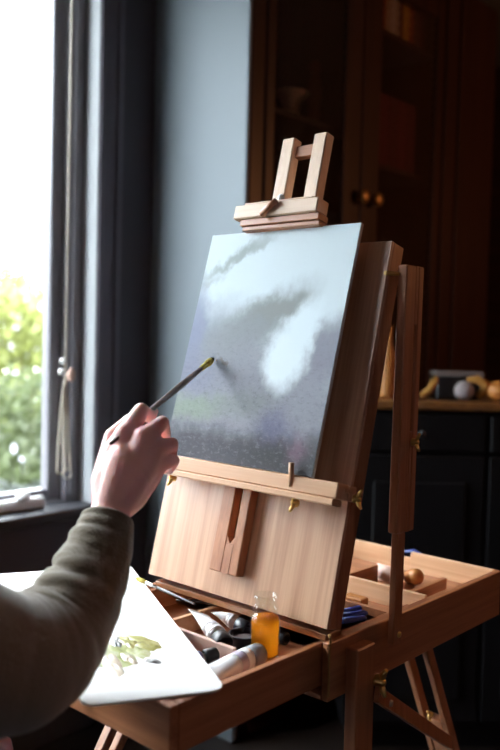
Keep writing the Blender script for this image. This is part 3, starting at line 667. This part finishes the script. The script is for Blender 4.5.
# ================================================================== THINGS IN THE DRAWER AND BOX
bo = thing('oil_bottle', (-.098, -.026, -.0595), 'small clear glass bottle of amber oil standing in the drawer', 'bottle')
m = MB().lathe([(.021, 0), (.0235, .003), (.0235, .058), (.022, .064), (.0178, .069), (.0172, .072), (.0195, .0735), (.0195, .078), (.0172, .080), (.0168, .089), (.0188, .091), (.0188, .096), (.0150, .096), (.0148, .072), (.0195, .0645), (.0215, .056), (.0215, .004), (.01, .003)], (-.098, -.026, -.0595), 32)
m.build('glass', 'glass', bo)
MB().lathe([(.0195, .0045), (.0212, .006), (.0212, .054), (.0195, .0615), (.002, .0615)], (-.098, -.026, -.0595), 32).build('oil', 'oil', bo)
def tube(base, dirv, L, r, m_body, capm, label, group='paint tubes in the drawer', band='label white', flat=None):
    base, d = V(base), V(dirv).normalized(); t = thing('paint_tube', base, label, 'paint tube', group)
    sd = d.cross(V((0, 0, 1))).normalized()
    if flat is not None: sd = (V(flat) - d * d.dot(V(flat))).normalized()
    up = sd.cross(d)
    def sec(s0, s1, n, mm, nm, par):
        b = bmesh.new(); rings = []
        for i in range(n + 1):
            f = s0 + (s1 - s0) * i / n; fl = max(0, 1 - f) ** 1.6 if f < 1 else 0
            fl = (1 - f) ** 1.4
            rx, rz = r * (1 + .45 * fl), max(r * (1 - fl), .0011)
            rings.append([b.verts.new(base + d * L * f + sd * rx * math.cos(2 * math.pi * k / 20) + up * rz * math.sin(2 * math.pi * k / 20)) for k in range(20)])
        for a, c in zip(rings, rings[1:]):
            for k in range(20): b.faces.new((a[k], a[(k + 1) % 20], c[(k + 1) % 20], c[k]))
        b.faces.new(rings[0][::-1]); b.faces.new(rings[-1])
        for f in b.faces: f.smooth = len(f.verts) == 4
        q = MB(); q.bm.free(); q.bm = b; return q.build(nm, mm, par)
    sec(.0, .12, 3, 'tube silver', 'crimp', t); sec(.12, .78, 10, m_body, 'body', t); sec(.78, .90, 3, band, 'band', t); sec(.90, 1.0, 2, m_body, 'collar', t)
    MB().lathe([(r * .98, 0), (r * .9, .002), (r * .5, .006), (r * .45, .009)], base + d * L, 20, d).build('shoulder', 'tube silver', t)
    k = [(r * .70, .008), (r * .98, .009), (r * .98, .027), (r * .88, .029), (r * .70, .029), (r * .60, .024), (r * .1, .024)]
    MB().lathe(k, base + d * L, 20, d).build('cap', capm, t)
tube((-.078, -.215, -.0425), (-.02, .99, .0), .130, .0165, 'label white', 'cap grey', 'large white paint tube with grey cap lying beside the amber bottle', band='lilac')
tube((-.232, -.036, -.022), (.62, -.25, -.12), .075, .0155, 'label white', 'black', 'white paint tube with crimped end up beside the palette edge', band='tube silver', flat=FWD)
tube((-.222, -.004, -.026), (.60, .05, -.14), .036, .0125, 'label white', 'dip black', 'short pale paint tube in the middle beside the black cup', band='tube silver', flat=FWD)
tube((-.200, .026, -.0485), (.99, .05, 0), .07, .0105, 'tube silver', 'black', 'silver paint tube lying behind the black dipper cup', band='lilac')
tube((-.150, -.178, -.048), (.15, .8, -.0), .055, .011, 'dark blue', 'black', 'dark blue paint tube half hidden under the palette', band='label white')
dc = thing('dipper_cup', (-.142, -.024, -.0595), 'round black dipper cup between the paint tubes', 'cup')
MB().lathe([(.019, 0), (.022, .003), (.024, .022), (.026, .024), (.0235, .024), (.021, .006), (.002, .005)], (-.142, -.024, -.0595), 28).build('cup', 'dip black', dc)
MB().lathe([(.0205, .0065), (.0225, .016), (.001, .016)], (-.142, -.024, -.0595), 24).build('medium', 'grey card', dc)
def brush(a, b_, label, hm='handle brown', group=None, r=.004, fer='brass', br_='bristle', tip=None, name='paintbrush', L1=.03, L2=.03):
    a, b_ = V(a), V(b_); d = (b_ - a).normalized(); L = (b_ - a).length; t = thing(name, a, label, 'paintbrush', group)
    h0 = L - L1 - L2
    MB().tube([a, a + d * .006, a + d * h0 * .35, a + d * h0 * .75, a + d * h0], [r * .45, r * .6, r * .8, r * 1.12, r * .85], 12).build('handle', hm, t)
    MB().tube([a + d * h0, a + d * (h0 + L2 * .5), a + d * (h0 + L2)], [r * .95, r * 1.0, r * 1.05], 12).build('ferrule', fer, t)
    bb = a + d * (h0 + L2)
    MB().tube([bb, bb + d * L1 * .35, bb + d * L1 * .62], [r * 1.02, r * 1.35, r * 1.25], 12).build('bristles', br_, t)
    if tip: MB().tube([bb + d * L1 * .62, bb + d * L1 * .8, bb + d * L1], [r * 1.24, r * 1.0, r * .35], 12).build('paint_tip', tip, t)
    else: MB().tube([bb + d * L1 * .62, bb + d * L1 * .8, bb + d * L1], [r * 1.24, r * 1.0, r * .35], 12).build('tip', br_, t)
    return t
def zz(x, y, z):
    d = FWD + RIGHT * ((x - 250) / CF) + UP * ((375 - y) / CF); t = (z - CP.z) / d.z; return CP + d * t
a, b_ = zz(128, 573, -.0185), zz(196, 605, -.0185)
brush(zz(196, 605, -.0175), zz(136, 578, -.0085), 'thin paintbrush with steel ferrule lying along the box front by palette', 'handle black', 'brushes lying by the palette', .0032, 'steel')
brush(zz(176, 600, -.0264), zz(176, 600, -.0264) + V((.12, .075, 0)), 'dark handled paintbrush poking under the front rail of the box', 'handle black', 'brushes lying by the palette', .0028, 'brass')
for i, (x0, y0, x1, y1) in enumerate(((342, 612, 367, 607), (342, 616, 367, 613), (342, 621, 366, 618))):
    p, q = zz(x0, y0, -.052), zz(x1, y1, -.052)
    MB().tube([p, p + (q - p) * .9, q], [.0055, .0055, .003], 12).build('blue_crayon', 'blue' if i != 1 else 'dark blue', label=('blue crayon farthest back beside the orange block', 'dark blue crayon in the middle of the three in the box', 'blue crayon nearest the front of the box')[i], cat='crayon', group='blue crayons in the box')
p = zz(352, 607, -.053)
MB().box((p.x - .03, p.y + .012, -.0595), (p.x + .012, p.y + .035, -.040), .002).build('eraser', 'orange block', label='small orange block behind the blue crayons in the box', cat='block')
p = zz(389, 577, -.048)
MB().tube([(p.x - .030, p.y + .004, -.043), (p.x + .026, p.y - .004, -.043)], .0165, 18).build('rag_roll', 'pink wood', label='pale rolled rag in the back compartment of the box', cat='rag')
p = zz(414, 578, -.045)
MB().lathe([(.006, -.028), (.011, -.026), (.014, -.012), (.016, .002), (.0155, .012), (.011, .020), (.003, .023)], (p.x, p.y, -.0425), 20, (.75, -.4, .28)).build('wooden_egg', 'orange gourd', label='egg shaped wooden piece beside the pale rag in the box', cat='wooden egg')
# ================================================================== THE PAINTER
tipP = lp_(0, .0395, 0); 
T = at(213.5, 358.5, 1.455); E = at(110.5, 443.5, 1.148)
paint_brush = brush(E, T, 'long brown paintbrush with yellowish bristles held up to the canvas', 'handle brown', None, .0048, 'bristle', 'bristle', 'wet bristle', L1=.034, L2=.02)
per = thing('person', (-.22, -.72, FZ), 'person in an olive knit sweater painting with the right arm raised', 'person')
def remesh(mb, name, m, parent, voxel, smooth=4):
    o = mb.build(name, m, parent)
    r = o.modifiers.new('r', 'REMESH'); r.mode = 'VOXEL'; r.voxel_size = voxel; r.use_smooth_shade = True
    s = o.modifiers.new('s', 'SMOOTH'); s.factor = .5; s.iterations = smooth
    dg = bpy.context.evaluated_depsgraph_get(); ev = o.evaluated_get(dg); me = bpy.data.meshes.new_from_object(ev)
    o.modifiers.clear(); old = o.data; o.data = me; me.materials.clear(); me.materials.append(M[m]); 
    for p in me.polygons: p.use_smooth = True
    return o
def chain(mb, pts, n=16):
    """rounded tapering limb through (point, radius) pairs"""
    P_ = []
    for (p, r), (q, s) in zip(pts, pts[1:]):
        for i in range(6):
            f = i / 6; P_.append((V(p).lerp(V(q), f), r + (s - r) * f))
    P_.append((V(pts[-1][0]), pts[-1][1]))
    mb.tube([p for p, r in P_], [r for p, r in P_], n)
    for p, r in ((pts[0]), (pts[-1])): mb.ball(p, r, n=16)
    for p, r in pts[1:-1]: mb.ball(p, r, n=16)
    return mb
hb = MB()
wr = at(111, 510, 1.155)
SHO = at(-150, 590, .80); ELB = at(38, 664, .99); SM1 = at(80, 600, 1.075); SM2 = at(100, 548, 1.125)
# right arm under the sleeve, wrist, palm
chain(hb, [(SHO, .050), (SHO.lerp(ELB, .5), .044), (ELB, .040), (SM1, .040), (SM2, .034), (wr, .0275)])
def K(x, y, d): return at(x, y, d)
palm_c = K(128, 466, 1.178)
chain(hb, [(wr, .0275), (K(118, 488, 1.165), .029), (K(128, 462, 1.172), .031)])
chain(hb, [(wr, .026), (K(108, 485, 1.172), .024), (K(117, 455, 1.185), .022), (K(126, 434, 1.178), .0165)])
chain(hb, [(wr, .026), (K(127, 480, 1.165), .025), (K(140, 455, 1.165), .021), (K(144, 438, 1.168), .0165)])
chain(hb, [(wr, .026), (K(130, 490, 1.168), .023), (K(146, 468, 1.17), .0195), (K(153, 450, 1.172), .0155)])
chain(hb, [(wr, .025), (K(132, 497, 1.175), .021), (K(148, 478, 1.18), .018), (K(158, 464, 1.18), .014)])
# fingers: knuckle, two bends and tip
chain(hb, [(K(127, 434, 1.178), .0158), (K(141, 411, 1.205), .0120), (K(150, 417, 1.235), .0098), (K(152.5, 414, 1.262), .0078)], 12)
chain(hb, [(K(144, 438, 1.168), .0158), (K(162, 423, 1.196), .0108), (K(165, 435, 1.226), .0094), (K(157, 428, 1.250), .0080)], 12)
chain(hb, [(K(153, 450, 1.172), .0150), (K(172, 444, 1.197), .0100), (K(171, 455, 1.222), .0088), (K(161, 450, 1.240), .0078)], 12)
chain(hb, [(K(158, 464, 1.180), .0135), (K(174, 461, 1.204), .0090), (K(169, 469, 1.222), .0080), (K(160, 466, 1.236), .0072)], 12)
# thumb from the side of the palm, closing on the brush
chain(hb, [(K(104, 480, 1.180), .0190), (K(113, 437, 1.212), .0135), (K(130, 421, 1.240), .0110), (K(147, 414, 1.266), .0095), (K(154, 411.5, 1.276), .0072)], 12)
# the rest of the seated body, mostly outside the frame
CH = SHO + V((-.20, -.045, -.02)); 
LSH = SHO + V((-.40, -.08, .0)); NK = CH + V((.0, .01, .09)); HD = CH + V((-.0, .045, .27)); PEL = V((CH.x, CH.y - .10, -.33))
chain(hb, [(SHO, .055), (CH + V((.0, 0, .02)), .075), (LSH, .055)])
for dx in (-.07, .07): chain(hb, [(CH + V((dx, 0, -.02)), .10), (CH + V((dx * .9, -.03, -.22)), .095), (PEL + V((dx * 1.1, 0, 0)), .11)])
chain(hb, [(NK, .055), (NK + V((0, .01, .07)), .052), (HD, .06)])
hb.ball(HD + V((0, 0, .03)), .088, (.86, 1.05, 1.12), 24); hb.ball(HD + V((0, .03, -.045)), .060, (.92, 1.0, 1.0))
FD = V((-.35, .93, -.05)).normalized(); FR = FD.cross(V((0, 0, 1))).normalized()
hb.tube([HD + FD * .085 + V((0, 0, .035)), HD + FD * .112 + V((0, 0, .0)), HD + FD * .095 + V((0, 0, -.006))], [.008, .014, .010], 10)   # nose
hb.tube([HD + FD * .085 + FR * .022 + V((0, 0, -.042)), HD + FD * .096 + V((0, 0, -.041)), HD + FD * .085 - FR * .022 + V((0, 0, -.042))], [.005, .008, .005], 8)   # lips
for s in (-1, 1):
    hb.ball(HD + FR * s * .080 + V((0, 0, .01)), .026, (.45, .8, 1.15)); hb.ball(HD + FD * .074 + FR * s * .031 + V((0, 0, .045)), .016)
LEL = LSH + V((-.06, .08, -.28)); LWR = LEL + V((.08, .22, -.06))
chain(hb, [(LSH, .052), (LEL, .042), (LWR, .028), (LWR + V((.02, .06, -.01)), .030), (LWR + V((.03, .09, -.02)), .028)])
for i, dx in enumerate((-.030, -.010, .010, .028)):
    p0 = LWR + V((.03 + dx, .09, -.02)); chain(hb, [(p0, .012), (p0 + V((.004, .04, -.012)), .0098), (p0 + V((.005, .06, -.03)), .0088), (p0 + V((.004, .066, -.05)), .0075)], 10)
chain(hb, [(LWR + V((.04, .04, -.01)), .015), (LWR + V((.068, .075, -.015)), .011), (LWR + V((.072, .10, -.02)), .009)], 10)
for s, kx in ((-1, -.30), (1, -.08)):
    hip = PEL + V((s * .09, .02, -.02)); kn = V((CH.x + s * .13, -.36, -.40)); an = V((CH.x + s * .14, -.42, FZ + .09))
    chain(hb, [(hip, .085), (hip.lerp(kn, .5), .075), (kn, .058), (kn.lerp(an, .35), .052), (an, .035)]); chain(hb, [(an + V((0, -.02, -.05)), .034), (an + V((0, .10, -.06)), .030), (an + V((0, .17, -.066)), .022)])
body = remesh(hb, 'body', 'skin', per, .0027, 3)
def nail(c, nrm, s=.0058):
    nrm = V(nrm).normalized(); MB().lathe([(s * .2, .0012), (s * .8, .0008), (s, -.0006), (s * .6, -.002)], V(c), 12, nrm, squash=(.8, 1.1, 1)).build('fingernail', 'nail', body)
# sweater: right sleeve with folds, left sleeve, trunk
def sleeve(mb, pts, fold, seed=0, n=44, seg=110):
    b = bmesh.new(); rings = []; P_ = [V(p) for p, r in pts]; R_ = [r for p, r in pts]; side = None
    def cr(arr, t):
        k = min(int(t), len(arr) - 2); f = t - k; p0, p1, p2, p3 = arr[max(k - 1, 0)], arr[k], arr[k + 1], arr[min(k + 2, len(arr) - 1)]
        return .5 * ((2 * p1) + (p2 - p0) * f + (2 * p0 - 5 * p1 + 4 * p2 - p3) * f * f + (3 * p1 - p0 - 3 * p2 + p3) * f ** 3)
    T_ = len(pts) - 1
    for i in range(seg + 1):
        t = T_ * i / seg; p = cr(P_, t); tg = (cr(P_, min(t + .02, T_)) - cr(P_, max(t - .02, 0))).normalized(); r = cr(R_, t)
        if side is None: side = tg.orthogonal().normalized()
        side = (side - tg * side.dot(tg)).normalized(); o = tg.cross(side); ring = []
        for k in range(n):
            a = 2 * math.pi * k / n; dv = math.cos(a) * side + math.sin(a) * o; rr = r * (1 + fold(t / T_, a, seed) * (.22 + .9 * max(0, dv.dot(OUTS))))
            ring.append(b.verts.new(p + rr * (math.cos(a) * side + math.sin(a) * o)))
        rings.append(ring)
    for a, c in zip(rings, rings[1:]):
        for k in range(n): b.faces.new((a[k], a[(k + 1) % n], c[(k + 1) % n], c[k]))
    # turned-in cuff
    inner = [b.verts.new(v.co.lerp(P_[0], .12) + (P_[1] - P_[0]).normalized() * .03) for v in rings[0]]
    for k in range(n): b.faces.new((rings[0][(k + 1) % n], rings[0][k], inner[k], inner[(k + 1) % n]))
    b.faces.new(rings[-1])
    for f in b.faces: f.smooth = True
    return mb.merge(b)
OUTS = (-RIGHT * .75 + UP * .35 - FWD * .55).normalized()
def folds(f, a, seed):
    e = 0
    for fr_, ph, tw, am, c0, wd in ((34, .3, 1.2, .14, .29, .17), (47, 1.4, -1.2, .08, .38, .16), (30, 2.2, 1.4, .14, .48, .18), (52, .8, .8, .06, .14, .12), (22, 4.0, -1.8, .11, .68, .18)):
        w_ = math.exp(-((f - c0) / wd) ** 2); s_ = math.sin(fr_ * f + tw * math.sin(a + ph) + ph)
        e += 1.35 * am * w_ * (abs(s_) ** .5 - .58)
    if f < .035: e += .03 * math.sin(f / .035 * math.pi)
    return e
sw_ = MB()
sleeve(sw_, [(at(108, 519, 1.148), .0355), (at(101, 545, 1.125), .0435), (at(85, 588, 1.085), .052), (at(61, 629, 1.04), .062), (at(35, 654, .995), .073), (at(-3, 663, .945), .080), (at(-65, 645, .88), .086), (SHO, .088)], folds)
sweat = sw_.build('sweater_sleeve', 'knit', per)
tr2 = MB()
chain(tr2, [(LSH, .075), (LEL, .060), (LWR + V((-.01, -.02, .004)), .042)])
chain(tr2, [(SHO, .080), (CH + V((0, 0, .02)), .095), (LSH, .075)])
for dx in (-.08, .08): chain(tr2, [(CH + V((dx, 0, -.02)), .118), (CH + V((dx * .9, -.03, -.22)), .116), (PEL + V((dx * 1.0, 0, .03)), .13)])
tr2.lathe([(.062, 0), (.070, .02), (.066, .04), (.060, .042)], NK + V((0, 0, -.01)), 24)
remesh(tr2, 'sweater', 'knit', per, .009, 6)
tr3 = MB()
for s, kx in ((-1, 0), (1, 0)):
    hip = PEL + V((s * .085, .02, -.02)); kn = V((CH.x + s * .13, -.36, -.40)); an = V((CH.x + s * .14, -.42, FZ + .13))
    chain(tr3, [(PEL + V((s * .06, 0, .02)), .118), (hip, .112), (hip.lerp(kn, .5), .096), (kn, .074), (kn.lerp(an, .4), .066), (an, .058)])
remesh(tr3, 'trousers', 'denim', per, .009, 5)
hh = MB(); hh.ball(HD + V((0, 0, .045)) - FD * .014, .100, (.92, 1.0, 1.08), 24); hh.ball(HD - FD * .055 + V((0, 0, -.02)), .075, (1, 1, 1.1)); hh.ball(HD - FD * .105 + V((0, 0, .075)), .045)
remesh(hh, 'hair', 'hair', per, .007, 3)
for s in (-1, 1):
    sh = MB(); a_ = V((CH.x + s * .14, -.42, FZ)); chain(sh, [(a_ + V((0, -.03, .045)), .044), (a_ + V((0, .09, .040)), .039), (a_ + V((0, .18, .030)), .030)]); remesh(sh, 'shoe', 'black', per, .006, 3)
stl = thing('stool', (PEL.x, PEL.y, FZ), 'round wooden stool under the seated painter', 'stool')
MB().lathe([(.15, 0), (.165, .01), (.165, .03), (.15, .038), (.01, .038)], (PEL.x, PEL.y, PEL.z - .165), 32).build('seat', 'midx', stl)
for k in range(4):
    a_ = math.pi / 4 + k * math.pi / 2; MB().tube([(PEL.x + .10 * math.cos(a_), PEL.y + .10 * math.sin(a_), PEL.z - .166), (PEL.x + .17 * math.cos(a_), PEL.y + .17 * math.sin(a_), FZ + .002)], .014, 10).build('leg', 'midz', stl)

# ================================================================== LIGHT
wd = bpy.data.worlds.new('overcast'); sc.world = wd; wd.use_nodes = True
bg = wd.node_tree.nodes['Background']; bg.inputs[0].default_value = (.87, .94, 1.0, 1); bg.inputs[1].default_value = 22.0
lf = bpy.data.lights.new('warm_fill', 'POINT'); lf.energy = 5.5; lf.color = (1, .60, .46); lf.shadow_soft_size = .3  # unseen fill light, added to lift the shadows with a warm tone
lfo = bpy.data.objects.new('warm_fill', lf); C.objects.link(lfo); lfo.location = (1.9, -.9, 2.3)
lm = bpy.data.lights.new('warm_lamp', 'POINT'); lm.energy = 27; lm.color = (1, .40, .16); lm.shadow_soft_size = .12
lo = bpy.data.objects.new('warm_lamp', lm); C.objects.link(lo); lo.location = (.75, 2.35, 2.0)
for o in bpy.data.objects:
    if 'org_' in o: del o['org_']
sc.view_settings.view_transform = 'Standard'; sc.view_settings.look = 'None'; sc.view_settings.gamma = 1; sc.view_settings.exposure = 0
sc.view_settings.use_curve_mapping = False
cy_ = sc.cycles; cy_.use_denoising = True; cy_.max_bounces = 8; cy_.diffuse_bounces = 5; cy_.transparent_max_bounces = 16; cy_.sample_clamp_indirect = 8
